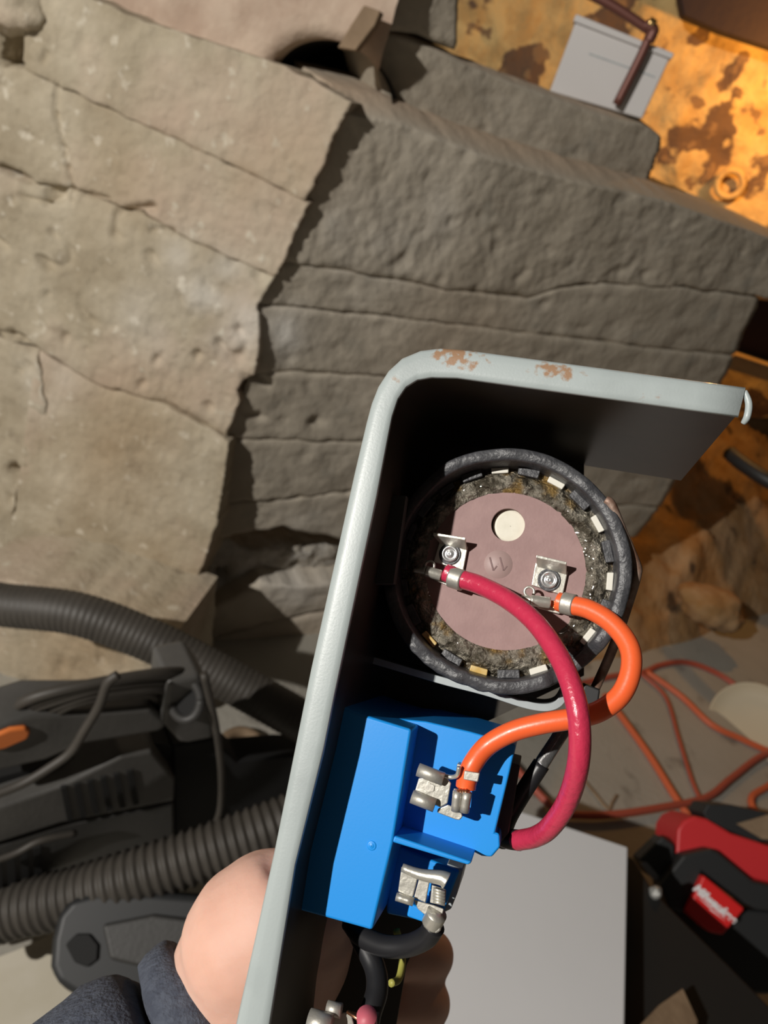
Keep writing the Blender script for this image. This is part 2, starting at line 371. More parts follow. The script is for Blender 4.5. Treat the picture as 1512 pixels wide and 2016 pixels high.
# keep only the part left of the grey tier
V2 = []; 
o = mk('wall_plaster', V, Fc, M['plaster'], smooth=True, label='pinkish plaster above the ledge with a round dark flue opening', kind='structure')
bm = bmesh.new(); bm.from_mesh(o.data)
cutp = on(742, 30, PP)+ux*.0 - o.location
bmesh.ops.bisect_plane(bm, geom=bm.verts[:]+bm.edges[:]+bm.faces[:], plane_co=on(752, 110, PP)-o.location, plane_no=ux, clear_outer=True)
bmesh.ops.bisect_plane(bm, geom=bm.verts[:]+bm.edges[:]+bm.faces[:], plane_co=on(690, 190, PP)-o.location, plane_no=-((on(800, 216, PP)-on(690, 190, PP)).cross(pn)).normalized()*(1 if ((on(800, 216, PP)-on(690, 190, PP)).cross(pn)).z > 0 else -1), clear_outer=True)
bm.to_mesh(o.data); bm.free()
V = []; Fc = []
for j in range(2):
    for k in range(48):
        a = 2*math.pi*k/48; V.append(c3+(ux*math.cos(a)*1.2+Vector((0, 0, 1))*math.sin(a))*rad*1.02-pn*(.012+j*.7))
for k in range(48): Fc.append([k, (k+1) % 48, 48+(k+1) % 48, 48+k])
Fc.append([48+k for k in range(48)])
mk('flue_lining', V, Fc, M['flue_shade'], o, smooth=True)
# wooden stub leaning in the opening
PS = (PP[0]+pn*.06, pn)
prism('timber_stub', [on(x, y, PS) for x, y in [(716, 10), (750, 22), (738, 50), (700, 100), (664, 94), (690, 50)]], -pn*.035, M['wood'], bevel=.003,
      label='short squared timber stub leaning in the round flue opening', cat='timber')
# loose stones top left
def rock(name, c, r, sq, mt, seed, **k):
    bm = bmesh.new(); bmesh.ops.create_icosphere(bm, subdivisions=4, radius=1)
    V = []
    for v in bm.verts:
        d = v.co.normalized(); q = d*1.3+Vector((seed*5, seed, 0))
        s = 1+.22*noise.noise(q)+.1*noise.noise(q*3)+.04*noise.noise(q*9)
        V.append(Vector(c)+Vector((d.x*sq[0], d.y*sq[1], d.z*sq[2]))*r*s)
    Fc = [[v.index for v in f.verts] for f in bm.faces]; bm.free()
    return mk(name, V, Fc, mt, smooth=True, **k)
rock('loose_stone', on(8, 4, PL)+Vector((0, .02, 0)), .075, (1.1, .8, .75), M['concrete'], 1, label='pale rounded stone bedded at the top left of the wall', cat='stone')
# far orange-lit stone wall
PF = (at(1350, 300, 3.75), -Vector((fw.x, fw.y, 0)).normalized())
def far_wall():
    nx, ny = 90, 60; V = []; Fc = []; n = PF[1]
    for j in range(ny):
        for i in range(nx):
            w = on(820+i*10, -120+j*16, PF)
            d = noise.noise(w*3)*.05+noise.noise(w*9)*.03+noise.noise(w*25)*.012
            V.append(w+n*d)
    for j in range(ny-1):
        for i in range(nx-1): a = j*nx+i; Fc.append([a, a+1, a+nx+1, a+nx])
    return V, Fc
V, Fc = far_wall()
mk('wall_far', V, Fc, M['farstone'], smooth=True, label='rough stone wall with peeling paint lit orange', kind='structure')
prism('ceiling_beam', [on(x, y, (PF[0]+PF[1]*.25, PF[1])) for x, y in [(1325, -80), (1345, 30), (1420, 62), (1600, 120), (1600, -120)]], -PF[1]*.12, M['beam'], label='dark timber beam above the orange-lit stone wall', cat='beam', bevel=.01)
# dirt bank at the right
def dirt():
    nx, ny = 50, 50; V = []; Fc = []
    for j in range(ny):
        t = j/(ny-1)
        for i in range(nx):
            s = i/(nx-1)
            px = 1150+s*460; py0 = 1340-s*150; py1 = 930-s*330
            py = py0+(py1-py0)*t
            z = -.02+t*(.36+.62*s)
            w = onz(px, py, z)
            V.append(w+Vector((0, 0, noise.noise(w*4)*.05*min(1, t*6)+noise.noise(w*13)*.03*min(1, t*6)+noise.noise(w*2)*.02)))
    for j in range(ny-1):
        for i in range(nx-1): a = j*nx+i; Fc.append([a, a+1, a+nx+1, a+nx])
    return V, Fc
V, Fc = dirt()
mk('ground_dirt', V, Fc, M['dirt'], smooth=True, label='bank of brown dirt beyond the end of the concrete wall', kind='structure')
# ------------------------------------------------------------------ the held control box (device frame)
D0 = .20
dn = ray(1065, 1270).normalized()
def lv(px, py, h):             # point h metres in front of the flange plane
    r = ray(px, py); return C + r*((D0-h)/dn.dot(r))
ex = (lv(1440, 782, 0)-lv(880, 722, 0)).normalized(); ey = (-dn).cross(ex).normalized(); ez = -dn
def dprism(name, pts, h, th, mt, parent=None, bevel=.0003, **k):
    return prism(name, [lv(x, y, h) for x, y in pts], dn*th, mt, parent, bevel, **k)
outer = [(352, 2500), (465, 2016), (540, 1678), (613, 1316), (661, 1100), (700, 925), (722, 832), (732, 795), (745, 762), (765, 731), (792, 706), (828, 691), (868, 686), (920, 690), (1468, 763)]
inner = [(438, 2500), (533, 2016), (583, 1703), (638, 1482), (658, 1381), (711, 1130), (742, 985), (764, 868), (773, 822), (784, 788), (800, 764), (822, 750), (850, 745), (900, 746), (1453, 822)]
box = empty('control_box_cover', lv(600, 1700, -.04), 'grey painted sheet metal box cover with rust-specked rim held by hand', 'box cover')
def flange():
    A = resample([lv(x, y, 0) for x, y in outer], 10)  # unused length check
    nO = []; nI = []
    seg = 6
    for i in range(len(outer)-1):
        for s in range(seg):
            t = s/seg
            nO.append(Vector((*outer[i], 0)).lerp(Vector((*outer[i+1], 0)), t)); nI.append(Vector((*inner[i], 0)).lerp(Vector((*inner[i+1], 0)), t))
    nO.append(Vector((*outer[-1], 0))); nI.append(Vector((*inner[-1], 0)))
    prof = [(0, -.0045), (0, -.0012), (.03, -.0004), (.08, 0), (.3, .0002), (.5, .0002), (.7, .0002), (.92, 0), (.97, -.0004), (1, -.0012), (1, -.0045)]
    V = []; Fc = []; rust = []; K = len(prof)
    spots = [(898, 702, 30, .95), (866, 694, 34, .68), (978, 712, 24, .78), (1113, 738, 28, .95), (940, 722, 60, .53), (1400, 785, 50, .54), (1330, 775, 60, .52), (1250, 790, 60, .52), (1050, 745, 50, .52), (1150, 750, 50, .53), (780, 745, 30, .52), (578, 1694, 7, .9)]
    for o_, i_ in zip(nO, nI):
        for a, h in prof:
            p = o_.lerp(i_, a); V.append(lv(p.x, p.y, h))
            v = .30
            for x, y, r, st in spots: v = max(v, st*math.exp(-((p.x-x)**2+(p.y-y)**2)/r/r*.8))
            rust.append(v if v > .301 else .30)
    n = len(nO)
    for i in range(n-1):
        for k in range(K):
            Fc.append([i*K+k, (i+1)*K+k, (i+1)*K+(k+1) % K, i*K+(k+1) % K])
    Fc.append(list(range(K))); Fc.append([(n-1)*K+k for k in range(K)])
    return V, Fc, rust
V, Fc, ru = flange()
mk('rim', V, Fc, M['lip'], box, smooth=True, attrs={'rust': ru}, label='pale grey rounded rim with brown rust specks')
def wallstrip(name, pts, depth, th, mt, rim=0):
    f = [lv(x, y, -.0012) for x, y in pts]; n = len(f)
    V = []; Fc = []
    nn = []
    for i in range(n):
        d = (f[min(i+1, n-1)]-f[max(i-1, 0)]).normalized(); nn.append(dn.cross(d).normalized())
    sgn = 1 if nn[0].dot(lv(465, 2016, 0)-f[0]) > 0 else -1
    nd = 8
    for i in range(n):
        for j in range(nd+1):
            V.append(f[i]+dn*depth*j/nd)
        for j in range(nd+1):
            V.append(f[i]+nn[i]*sgn*th+dn*depth*(nd-j)/nd)
    K = 2*(nd+1)
    for i in range(n-1):
        for k in range(K): Fc.append([i*K+k, (i+1)*K+k, (i+1)*K+(k+1) % K, i*K+(k+1) % K])
    Fc.append(list(range(K))); Fc.append([(n-1)*K+k for k in range(K)])
    return mk(name, V, Fc, mt, box)
wi = [(438, 2500), (533, 2016), (583, 1703), (638, 1482), (711, 1130), (742, 985), (764, 868), (773, 822), (784, 788), (800, 764), (822, 750), (850, 745), (900, 746), (1000, 760), (1200, 787), (1448, 821)]
bev(wallstrip('side_wall', wi, .078, .0016, M['wall_in_shade']), .0002)
prism('back_panel', [lv(x, y, -.077) for x, y in [(790, 820), (1150, 880), (1150, 1330), (960, 1420), (860, 1780), (800, 1900), (740, 2250), (560, 2250), (600, 1960), (715, 1500), (770, 1100)]], dn*.0014, M['wall_in_shade'], box)
# folded hem at the free end of the top wall
tube('hem', [lv(1466, 770, -.001), lv(1474, 795, -.001), lv(1471, 820, -.001), lv(1463, 834, -.002)], lambda t: .0009*(1-.3*abs(2*t-1)**3), M['lip'], box)
dprism('inner_plate', [(800, 975), (760, 975), (735, 1150), (775, 1150)], -.020, .004, M['black_plastic'], box)

# ---- start capacitor
CL = -.026; LS = 1.046
CX, CY = 990, 1117
capc = lv(CX, CY, CL)
mm = .226/F          # metres per pixel at that level
cap = empty('start_capacitor', capc+dn*.08, 'round start capacitor with black rubber boot and maroon terminal board', 'capacitor')
def lathe(name, c, prof, mt, parent=None, K=72, fn=None, close=True, **k):
    V = []; Fc = []; n = len(prof)
    for i in range(K):
        a = 2*math.pi*i/K
        for r, h in prof:
            rr, hh = fn(a, r, h) if fn else (r, h)
            V.append(c+(ex*math.cos(a)+ey*math.sin(a))*rr*(LS if parent is cap else 1)+ez*hh)
    for i in range(K):
        for j in range(n-1): Fc.append([i*n+j, ((i+1) % K)*n+j, ((i+1) % K)*n+j+1, i*n+j+1])
    if close:
        if prof[0][0] > 1e-6: pass
    return mk(name, V, Fc, mt, parent, smooth=True, **k)
def boot_fn(a, r, h):
    q = Vector((math.cos(a)*2, math.sin(a)*2, r*60))
    k = 1+.012*noise.noise(q)
    ad = math.degrees(a) % 360
    if h > -.004:
        h += .0006*noise.noise(q*3)
        if 235 < ad < 275: h -= .0012*(.5+noise.noise(q*6)); k += .012*noise.noise(q*7)
        if 300 < ad < 330: h -= .0055*math.sin((ad-300)/30*math.pi)**.3
        if 130 < ad < 200: h -= .004*math.sin((ad-130)/70*math.pi)**.5
    return r*k, h
o = lathe('rubber_boot', capc, [(.0290, -.060), (.0325, -.060), (.0340, -.045), (.0346, -.012), (.0348, -.0012), (.0346, -.0003), (.0342, 0), (.0330, .0001), (.0316, 0), (.0312, -.0003), (.0310, -.0012), (.0308, -.006), (.0304, -.012)], M['rubber'], cap, K=144, fn=boot_fn)
lathe('can', capc, [(.0001, -.075), (.0270, -.075), (.0288, -.073), (.0292, -.070), (.0292, -.0145)], M['rubber'], cap)
def resin_fn(a, r, h):
    q = Vector((math.cos(a), math.sin(a), 0))*r*300
    return r, h+.0007*noise.noise(q+Vector((0, 0, 3)))+.0004*noise.noise(q*2.7)
lathe('resin_ring', capc, [(.0306, -.0100), (.0296, -.0098), (.0288, -.0090), (.0280, -.0082), (.0270, -.0077), (.0262, -.0075), (.0254, -.0075), (.0247, -.0077), (.0240, -.0080), (.0230, -.0084)], M['resin'], cap, K=220, fn=resin_fn)
HD = -.0085       # board face, relative to capc
bx_ = (lv(1000, 1033, CL+HD)); bd = capc+ez*HD
def board():
    # round board with a real round hole for the plug
    R = .0241*LS; hc = bx_; hr = 34*mm; K = 96; V = []; Fc = []
    cc_ = lv(994, 1115, CL+HD)
    for i in range(K):
        a = 2*math.pi*i/K; d = ex*math.cos(a)+ey*math.sin(a)
        p = hc+d*hr
        # ray from hole centre to outer circle
        w = hc-cc_; b = w.dot(d); cq = w.dot(w)-R*R; t = -b+math.sqrt(b*b-cq)
        V += [p+dn*.0025, p, hc+d*(hr+(t-hr)*.5), hc+d*t, hc+d*t+dn*.0025]
    n = 5
    for i in range(K):
        for j in range(n-1): Fc.append([i*n+j, ((i+1) % K)*n+j, ((i+1) % K)*n+j+1, i*n+j+1])
    return mk('terminal_board', V, Fc, M['disc'], cap)
board()
lathe('vent_plug', lv(1005, 1036, CL+HD-.002), [(.0001, 0), (.004, .0001), (34.5*mm, 0), (34.5*mm, -.002)], M['cream'], cap)
pm = lv(981, 1111, CL+HD)
mk_ = lathe('stamped_circle', pm, [(.0001, .00012), (27*mm, .00012), (28.5*mm, -.0002)], M['discmark'], cap, label='pale circle stamped 11')
def stroke(name, a, b, w, h, mt, par):
    A, B = lv(*a, h), lv(*b, h); d = (B-A).normalized(); s = d.cross(ez).normalized()*w
    return prism(name, [A-s, A+s, B+s, B-s], dn*.0003, mt, par)
hs = CL+HD+.00028
for x in (970, 990):
    stroke('digit', (x-6, 1097), (x+1, 1123), .00024, hs, M['discdig'], mk_)
    stroke('digit_flag', (x+1, 1123), (x+8, 1114), .00020, hs, M['discdig'], mk_)
# castellated tabs between resin and boot: alternating black teeth and pale squares
for i in range(22):
    a0 = 2*math.pi*(i+.2)/22
    deg = math.degrees(a0) % 360
    pale = i % 2 == 0
    wid = (.0026 if pale else .0032)
    rI, rO = (.0288*LS, .0306*LS) if pale else (.0284*LS, .0308*LS)
    hF = -.0078 if pale else -.0070
    rad_ = ex*math.cos(a0)+ey*math.sin(a0); tg = -ex*math.sin(a0)+ey*math.cos(a0); c0 = capc+ez*hF
    mt_ = (M['amber'] if 215 < deg < 285 else M['white_tab']) if pale else M['rubber']
    if 120 < deg < 210: mt_ = M['rubber']
    prism('slot_tab' if pale else 'boot_tooth', [c0+rad_*rI-tg*wid, c0+rad_*rO-tg*wid*1.05, c0+rad_*rO+tg*wid*1.05, c0+rad_*rI+tg*wid], dn*.004, mt_, cap, bevel=.0003)
# capacitor terminals: riveted square lugs with upturned blade
def cap_terminal(cx, cy, sq, blade, mtn):
    hb = CL+HD
    t = empty('terminal', lv(cx, cy, hb)-cap.location); t.parent = cap
    dprism('lug_plate', sq, hb+.0014, .0012, M['tin'], t, bevel=.00025)
    c = lv(cx, cy, hb+.0014)
    lathe('rivet', c, [(.0001, .0010), (.0008, .0012), (.0012, .0006), (.0016, .0005), (.0019, .0011), (.0023, .0012), (.0026, .0004), (.0027, -.0004)], M['steel'], t, K=40)
    lathe('washer', c, [(.0034, -.0002), (.0034, .0002), (.0030, .00022), (.0026, .0001)], M['rubber'], t, K=40)
    # blade standing up from the top edge
    f = [lv(x, y, hb+.0016) for x, y in blade[:2]]; u_ = [lv(x, y, hb+.0062) for x, y in blade[2:]]
    prism('blade', [f[0], f[1], u_[1], u_[0]], -ey*.0009, M['tin'], t, bevel=.0002)
cap_terminal(886, 1091, [(866, 1062), (921, 1076), (912, 1124), (853, 1106)], [(866, 1064), (920, 1078), (853, 1048), (917, 1058)], 'tin')
cap_terminal(1081, 1142, [(1054, 1107), (1118, 1125), (1108, 1172), (1046, 1152)], [(1058, 1110), (1116, 1126), (1056, 1092), (1116, 1106)], 'tin')
# ---- wires
WR = .0028
def crimp(par, a, b, h0, h1, wr=.0030):
    A, B = lv(*a, h0), lv(*b, h1)
    d = (B-A).normalized()
    return A, B, d
def wire(name, pts, mt, label, R=WR, cat='wire', **k):
    root = empty(name, lv(*pts[len(pts)//2][:2], pts[len(pts)//2][2]), label, cat, **k)
    tube('insulation', [lv(x, y, h) for x, y, h in pts], R, mt, root, sub=14, seg=24)
    return root
hw = CL+HD
rw = wire('red_wire', [(878, 1127, hw+.0045), (905, 1139, hw+.0055), (945, 1152, hw+.008), (1000, 1181, hw+.013), (1052, 1224, hw+.019), (1095, 1283, hw+.025), (1125, 1350, hw+.030), (1140, 1420, hw+.032), (1139, 1500, hw+.030), (1118, 1575, hw+.022), (1085, 1626, hw+.014), (1055, 1647, hw+.006), (1018, 1655, hw-.001)], M['red'],
          'thick crimson wire arching from left capacitor terminal down past the blue relay')
tube('black_end', [lv(1024, 1654.5, hw-.0003), lv(1000, 1651, hw-.004), lv(975, 1640, hw-.010), lv(950, 1620, hw-.018)], WR*1.02, M['black_wire'], rw, seg=20, label='black sleeved end')
ow = wire('orange_wire', [(1098, 1184, hw+.0045), (1118, 1190, hw+.0055), (1160, 1200, hw+.008), (1205, 1228, hw+.011), (1238, 1272, hw+.014), (1242, 1320, hw+.016), (1222, 1368, hw+.017), (1180, 1400, hw+.0175), (1130, 1414, hw+.0175), (1070, 1424, hw+.017), (1010, 1440, hw+.016), (960, 1468, hw+.015), (930, 1505, hw+.0158), (919, 1538, hw+.0152), (917, 1550, hw+.015)], M['orange'],
          'thick orange wire looping from right capacitor terminal down to the blue relay')
def ferrule(par, a, b, h0, h1, R, mt, seg=24):
    A, B = lv(*a, h0), lv(*b, h1)
    V, Fc = tube_geo([A, A.lerp(B, .1), A.lerp(B, .9), B], R, seg)
    return mk('ferrule', V, Fc, mt, par, smooth=True)
ferrule(rw, (888, 1136), (911, 1143), hw+.0049, hw+.0060, .0032, M['tin_dull'])
ferrule(ow, (1109, 1187), (1131, 1192), hw+.0051, hw+.0064, .0032, M['tin_dull'])
def cap_crimp(par, tip, start, end, loop, h):
    # crimped barrel, copper strands and curled ear of the push-on connector
    tube('crimp_barrel', [lv(*start, h+.0055), lv((start[0]+end[0])/2, (start[1]+end[1])/2, h+.0052), lv(*end, h+.0048)], .0017, M['tin'], par)
    tube('tongue', [lv(*tip, h+.0055), lv(*start, h+.0053)], lambda t: .0006+.0008*t, M['tin'], par)
    cvec = lv(*loop, h+.005); K = 20
    tube('curled_ear', [cvec+(ex*math.cos(a)+ey*math.sin(a))*.0014 for a in [math.pi*2*i/14*.8-.3 for i in range(15)]], .00042, M['tin'], par, sub=2, seg=8)
    for j in range(5):
        a = lv(end[0]-2, end[1]-4+j*2, h+.0042); b = lv(end[0]+18, end[1]-2+j*4.4, h+.0048)
        tube('strand', [a, b], .00022, M['copper'], par, sub=2, seg=6)
cap_crimp(rw, (814, 1123), (838, 1124), (868, 1133), (846, 1114), hw)
cap_crimp(ow, (1026, 1176), (1045, 1182), (1083, 1187), (1042, 1165), hw)
# saddle plates that carry the connectors
dprism('saddle', [(848, 1122), (884, 1146), (892, 1152), (884, 1155), (840, 1135)], hw+.0022, .0007, M['tin'], rw)
dprism('saddle', [(1048, 1186), (1080, 1194), (1106, 1206), (1100, 1209), (1060, 1198)], hw+.0022, .0007, M['tin'], ow)
# ---- strap under the capacitor, hex wire clip, glossy rod
st = [(700, 1290), (775, 1312), (870, 1340), (955, 1362), (1030, 1386), (1072, 1393), (1098, 1386), (1112, 1366), (1118, 1345)]
sp = catmull([lv(x, y, -.040) for x, y in st], 6)
V = []; Fc = []
for i, p in enumerate(sp):
    d = (sp[min(i+1, len(sp)-1)]-sp[max(i-1, 0)]).normalized(); s = dn.cross(d).normalized()*.0011
    V += [p-s, p+s, p+s+dn*.022, p-s+dn*.022]
for i in range(len(sp)-1):
    for k in range(4): Fc.append([i*4+k, (i+1)*4+k, (i+1)*4+(k+1) % 4, i*4+(k+1) % 4])
Fc += [[0, 1, 2, 3], [len(V)-4+k for k in range(4)]]
bev(mk('capacitor_strap', V, Fc, M['strap'], None, label='curved pale grey steel strap under the capacitor', cat='strap'), .0002)
clip = tube('wire_clip', [lv(x, y, h) for x, y, h in [(1192, 985, -.027), (1204, 996, -.027), (1230, 1060, -.029), (1252, 1112, -.031), (1252, 1136, -.032), (1236, 1190, -.036), (1209, 1270, -.043), (1174, 1350, -.050), (1150, 1400, -.054)]], .0015, M['brownrod'], None, sub=5, label='bent rusty brown wire clip beside the capacitor', cat='clip')
dprism('clip_nut', [(1150, 1345), (1182, 1358), (1176, 1398), (1140, 1388)], -.044, .008, M['tool_black'], None, bevel=.0006, label='black square nut beside the crossing of red and orange wires', cat='nut')
gw_ = empty('black_lead', lv(1040, 1540, -.05), 'black lead with glossy sleeve running behind the wires beside the blue relay', 'wire')
tube('glossy_sleeve', [lv(1112, 1432, -.042), lv(1086, 1472, -.042), lv(1062, 1510, -.042)], .0022, M['clear'], gw_, seg=16)
tube('lead', [lv(1066, 1504, -.042), lv(1030, 1560, -.042), (lv(1000, 1612, -.042)), lv(985, 1660, -.045)], .0026, M['black_wire'], gw_, seg=16)
# ---- blue relay
rl = empty('blue_relay', lv(800, 1650, -.06), 'bright blue plastic relay block with two recessed metal connectors', 'relay')
hF = -.0140; hR = -.0265
dprism('raised_block', [(640, 1377), (713, 1406), (811, 1436), (774, 1660), (733, 1833), (585, 1792)], hF, .055, M['blue'], rl, bevel=.0009)
dprism('recess_floor', [(690, 1405), (838, 1420), (925, 1440), (1016, 1466), (1004, 1520), (975, 1640), (984, 1643), (985, 1668), (968, 1688), (948, 1686), (932, 1678), (780, 1650)], hR, .040, M['blue'], rl, bevel=.0008)
dprism('lower_floor', [(770, 1660), (905, 1716), (893, 1745), (872, 1800), (838, 1816), (760, 1800)], hR-.006, .036, M['blue'], rl, bevel=.0008)
dprism('mould_step', [(806, 1778), (838, 1790), (834, 1817), (800, 1805)], -.0215, .016, M['blue'], rl, bevel=.0006)
# shelf between the two bays: thin wall standing up out of the recess
sA = [lv(770, 1658, hF-.0004), lv(922, 1704, hF-.0004), lv(930, 1697, hF-.0004), lv(776, 1645, hF-.0004)]
prism('shelf', sA, dn*.018, M['blue'], rl, bevel=.0007)
lathe('mould_mark', lv(732, 1665, hF), [(.0001, .0003), (.0006, .0003), (.0008, .0001), (.0011, .00035), (.0013, 0)], M['blue'], rl, K=24)
dprism('rear_housing', [(880, 1700), (912, 1712), (900, 1760), (888, 1790), (868, 1800)], -.034, .02, M['strap'], rl, bevel=.0004)
lab = dprism('side_cover', [(1000, 1500), (1024, 1506), (1002, 1640), (985, 1660), (972, 1640)], -.034, .02, M['black_plastic'], rl, bevel=.0004)
# upper push-on connector
def roll(par, a, b, h, r):
    tube('rolled_edge', [lv(*a, h), lv(*b, h)], r, M['tin_dull'], par, sub=2, seg=20)
u1 = empty('upper_connector', lv(860, 1565, -.02)-rl.location); u1.parent = rl
hc = -.0170
dprism('connector_plate', [(824, 1532), (876, 1528), (888, 1542), (881, 1582), (866, 1590), (815, 1562)], hc, .0006, M['tin'], u1)
roll(u1, (823, 1515), (873, 1534), hc+.0010, .0018); roll(u1, (811, 1568), (856, 1586), hc+.0010, .0018)
dprism('neck', [(862, 1592), (882, 1584), (908, 1598), (911, 1608), (905, 1615), (897, 1614), (860, 1600)], hc-.0004, .0006, M['tin'], u1)
dprism('dimple', [(836, 1545), (846, 1542), (856, 1547), (854, 1558), (842, 1560), (835, 1554)], hc+.0003, .0005, M['tin_dull'], u1, bevel=.0001)
tube('crimp_barrel', [lv(901, 1558, hc+.0016), lv(897, 1596, hc+.0006)], .0013, M['tin_dull'], u1, sub=3)
tube('crimp_barrel', [lv(920, 1560, hc+.0016), lv(914, 1598, hc+.0006)], .0013, M['tin_dull'], u1, sub=3)
dprism('crimp_back', [(893, 1552), (929, 1560), (920, 1602), (890, 1594)], hc-.0006, .0006, M['tin_dull'], u1)
tube('neck_curl', [lv(872, 1526, hc), lv(888, 1530, hc), lv(900, 1526, hc+.001), lv(904, 1510, hc+.002)], .0006, M['tin'], u1)
dprism('crimp_ear', [(914, 1517), (945, 1522), (941, 1540), (912, 1535)], hc+.0022, .0007, M['tin_dull'], u1, bevel=.0003)
dprism('crimp_ear', [(900, 1503), (911, 1507), (906, 1533), (896, 1530)], hc-.002, .004, M['tin_dull'], u1, bevel=.0003)
for j in range(4):
    tube('strand', [lv(906+j*5, 1546, hc-.0026), lv(902+j*5, 1562, hc+.0018)], .0006, M['copper'], u1, sub=2, seg=6)
# lower push-on connector
u2 = empty('lower_connector', lv(830, 1760, -.02)-rl.location); u2.parent = rl
h2 = -.0180
dprism('connector_plate', [(790, 1706), (824, 1722), (812, 1770), (783, 1756)], h2, .0006, M['tin'], u2)
dprism('spring_leaf', [(826, 1724), (846, 1734), (838, 1778), (814, 1768)], h2-.0006, .0006, M['tin_dull'], u2)
tube('rolled_edge', [lv(792, 1708, h2+.0006), lv(830, 1722, h2+.0006), lv(868, 1728, h2+.001), lv(880, 1734, h2+.001)], lambda t: .0011+.0012*t, M['tin'], u2, sub=4)
tube('rolled_edge', [lv(780, 1765, h2+.0006), lv(814, 1776, h2+.0006)], .0011, M['tin'], u2, sub=3)
dprism('neck', [(814, 1772), (852, 1782), (874, 1790), (870, 1808), (834, 1800), (822, 1790)], h2-.0003, .0007, M['tin_dull'], u2)
dprism('crimp_back', [(850, 1742), (878, 1752), (876, 1784), (846, 1778)], h2-.0006, .0008, M['tin_dull'], u2)
for j in range(5):
    tube('strand', [lv(853, 1750+j*6, h2+.0004), lv(876, 1757+j*6, h2+.0004)], .00045, M['tin'], u2, sub=2, seg=6)
ferrule(u2, (860, 1798), (850, 1818), h2+.0006, h2-.001, .0028, M['tin'])
dprism('crimp_clamp', [(836, 1812), (870, 1818), (868, 1834), (858, 1840), (832, 1826)], h2+.0012, .004, M['tin_dull'], u2, bevel=.0006)
tube('black_wire', [lv(856, 1822, h2-.002), lv(838, 1846, h2-.004), lv(800, 1862, h2-.007), lv(755, 1862, h2-.010), lv(712, 1842, h2-.014), lv(690, 1815, h2-.018)], WR*1.05, M['black_wire'], None, sub=8, seg=18,
     label='black wire curving from lower relay connector under the blue block', cat='wire')
tube('black_wire', [lv(690, 1800, -.040), lv(712, 1850, -.034), (lv(738, 1905, -.030)), lv(742, 1950, -.026), lv(728, 1998, -.022), lv(718, 2060, -.020)], .0031, M['black_wire'], None, sub=8, seg=18,
     label='black wire hanging down from behind the blue relay towards the bottom connector', cat='wire')
tube('yellow_wire', [lv(780, 1830, -.05), lv(792, 1880, -.05), lv(786, 1925, -.045), lv(770, 1936, -.04)], .0011, mat('yellow_green_wire', (.38, .36, .08), .5), None, seg=10,
     label='thin yellow-green wire hanging behind the curved black wire', cat='wire')
# bottom connector at the frame edge
bc = empty('bottom_connector', lv(660, 2030, -.02), 'loose tinned push-on connector with pink wire at the bottom edge', 'connector')
def rollb(a, b, h, r): tube('rolled_edge', [lv(*a, h), lv(*b, h)], r, M['tin_dull'], bc, sub=2, seg=20)
rollb((608, 2010), (652, 2022), -.010, .0030); rollb((644, 1984), (672, 1990), -.013, .0018)
dprism('connector_plate', [(640, 2000), (690, 1992), (700, 2030), (640, 2050)], -.014, .0007, M['tin'], bc)
tube('pink_wire', [lv(722, 2000, -.006), lv(724, 2030, -.012), lv(728, 2070, -.02)], .0026, mat('pink_pvc', (.55, .12, .16), .5), bc, seg=18)
for j in range(5): tube('strand', [lv(684+j*4, 1992+j, -.012), lv(712+j*2, 2010+j*3, -.010)], .0005, M['copper'], bc, sub=2, seg=6)
# ------------------------------------------------------------------ the hand and cuff
per = empty('person', at(420, 2060, .27), 'person\'s left hand in a dark navy cuff gripping the grey box cover', 'person')
def blob(segs):
    V = []; Fc = []
    for path, rads in segs:
        n = len(path); P_ = catmull(path, 6); m_ = len(P_)
        def rf(t):
            x = t*(n-1); i = min(int(x), n-2); return rads[i]+(rads[i+1]-rads[i])*(x-i)
        d0 = (P_[0]-P_[1]).normalized(); d1 = (P_[-1]-P_[-2]).normalized()
        pre = [P_[0]+d0*rads[0]*c for c in (.98, .85, .5)]; post = [P_[-1]+d1*rads[-1]*c for c in (.5, .85, .98)]
        full = pre+P_+post; k = [.2, .53, .87]
        rr = [rads[0]*q for q in k]+[rf(i/(m_-1)) for i in range(m_)]+[rads[-1]*q for q in k[::-1]]
        v, f = tube_geo(full, lambda t: rr[min(len(rr)-1, int(round(t*(len(full)-1))))], 20)
        b = len(V); V += v; Fc += [[i+b for i in q] for q in f]
    return V, Fc
hand = [
    ([at(300, 2150, .268), at(430, 2020, .268), at(500, 1915, .262), at(540, 1842, .257)], [.026, .026, .0285, .028]),
    ([at(440, 2060, .280), at(520, 1960, .284), at(580, 1890, .288)], [.022, .022, .016]),
    ([at(510, 1850, .254), at(565, 1800, .252), at(605, 1760, .253), at(620, 1725, .254)], [.026, .023, .018, .012]),
]
for y0, r_, dx in ((1878, .0088, 0), (1972, .0090, -8), (2066, .0086, -14), (2150, .0074, -30)):
    hand.append(([at(560, y0-10, .300), at(660, y0, .318), at(770+dx, y0, .328), at(840+dx, y0+2, .314), at(834+dx, y0+4, .292), at(792+dx, y0+6, .282)], [.014, .012, r_*1.22, r_*1.18, r_*1.1, r_*.95]))
V, Fc = blob(hand)
ho = mk('hand', V, Fc, M['skin'], per, smooth=True)
rm = ho.modifiers.new('remesh', 'REMESH'); rm.mode = 'VOXEL'; rm.voxel_size = .0011; rm.use_smooth_shade = True
sm = ho.modifiers.new('smooth', 'SMOOTH'); sm.factor = .7; sm.iterations = 30
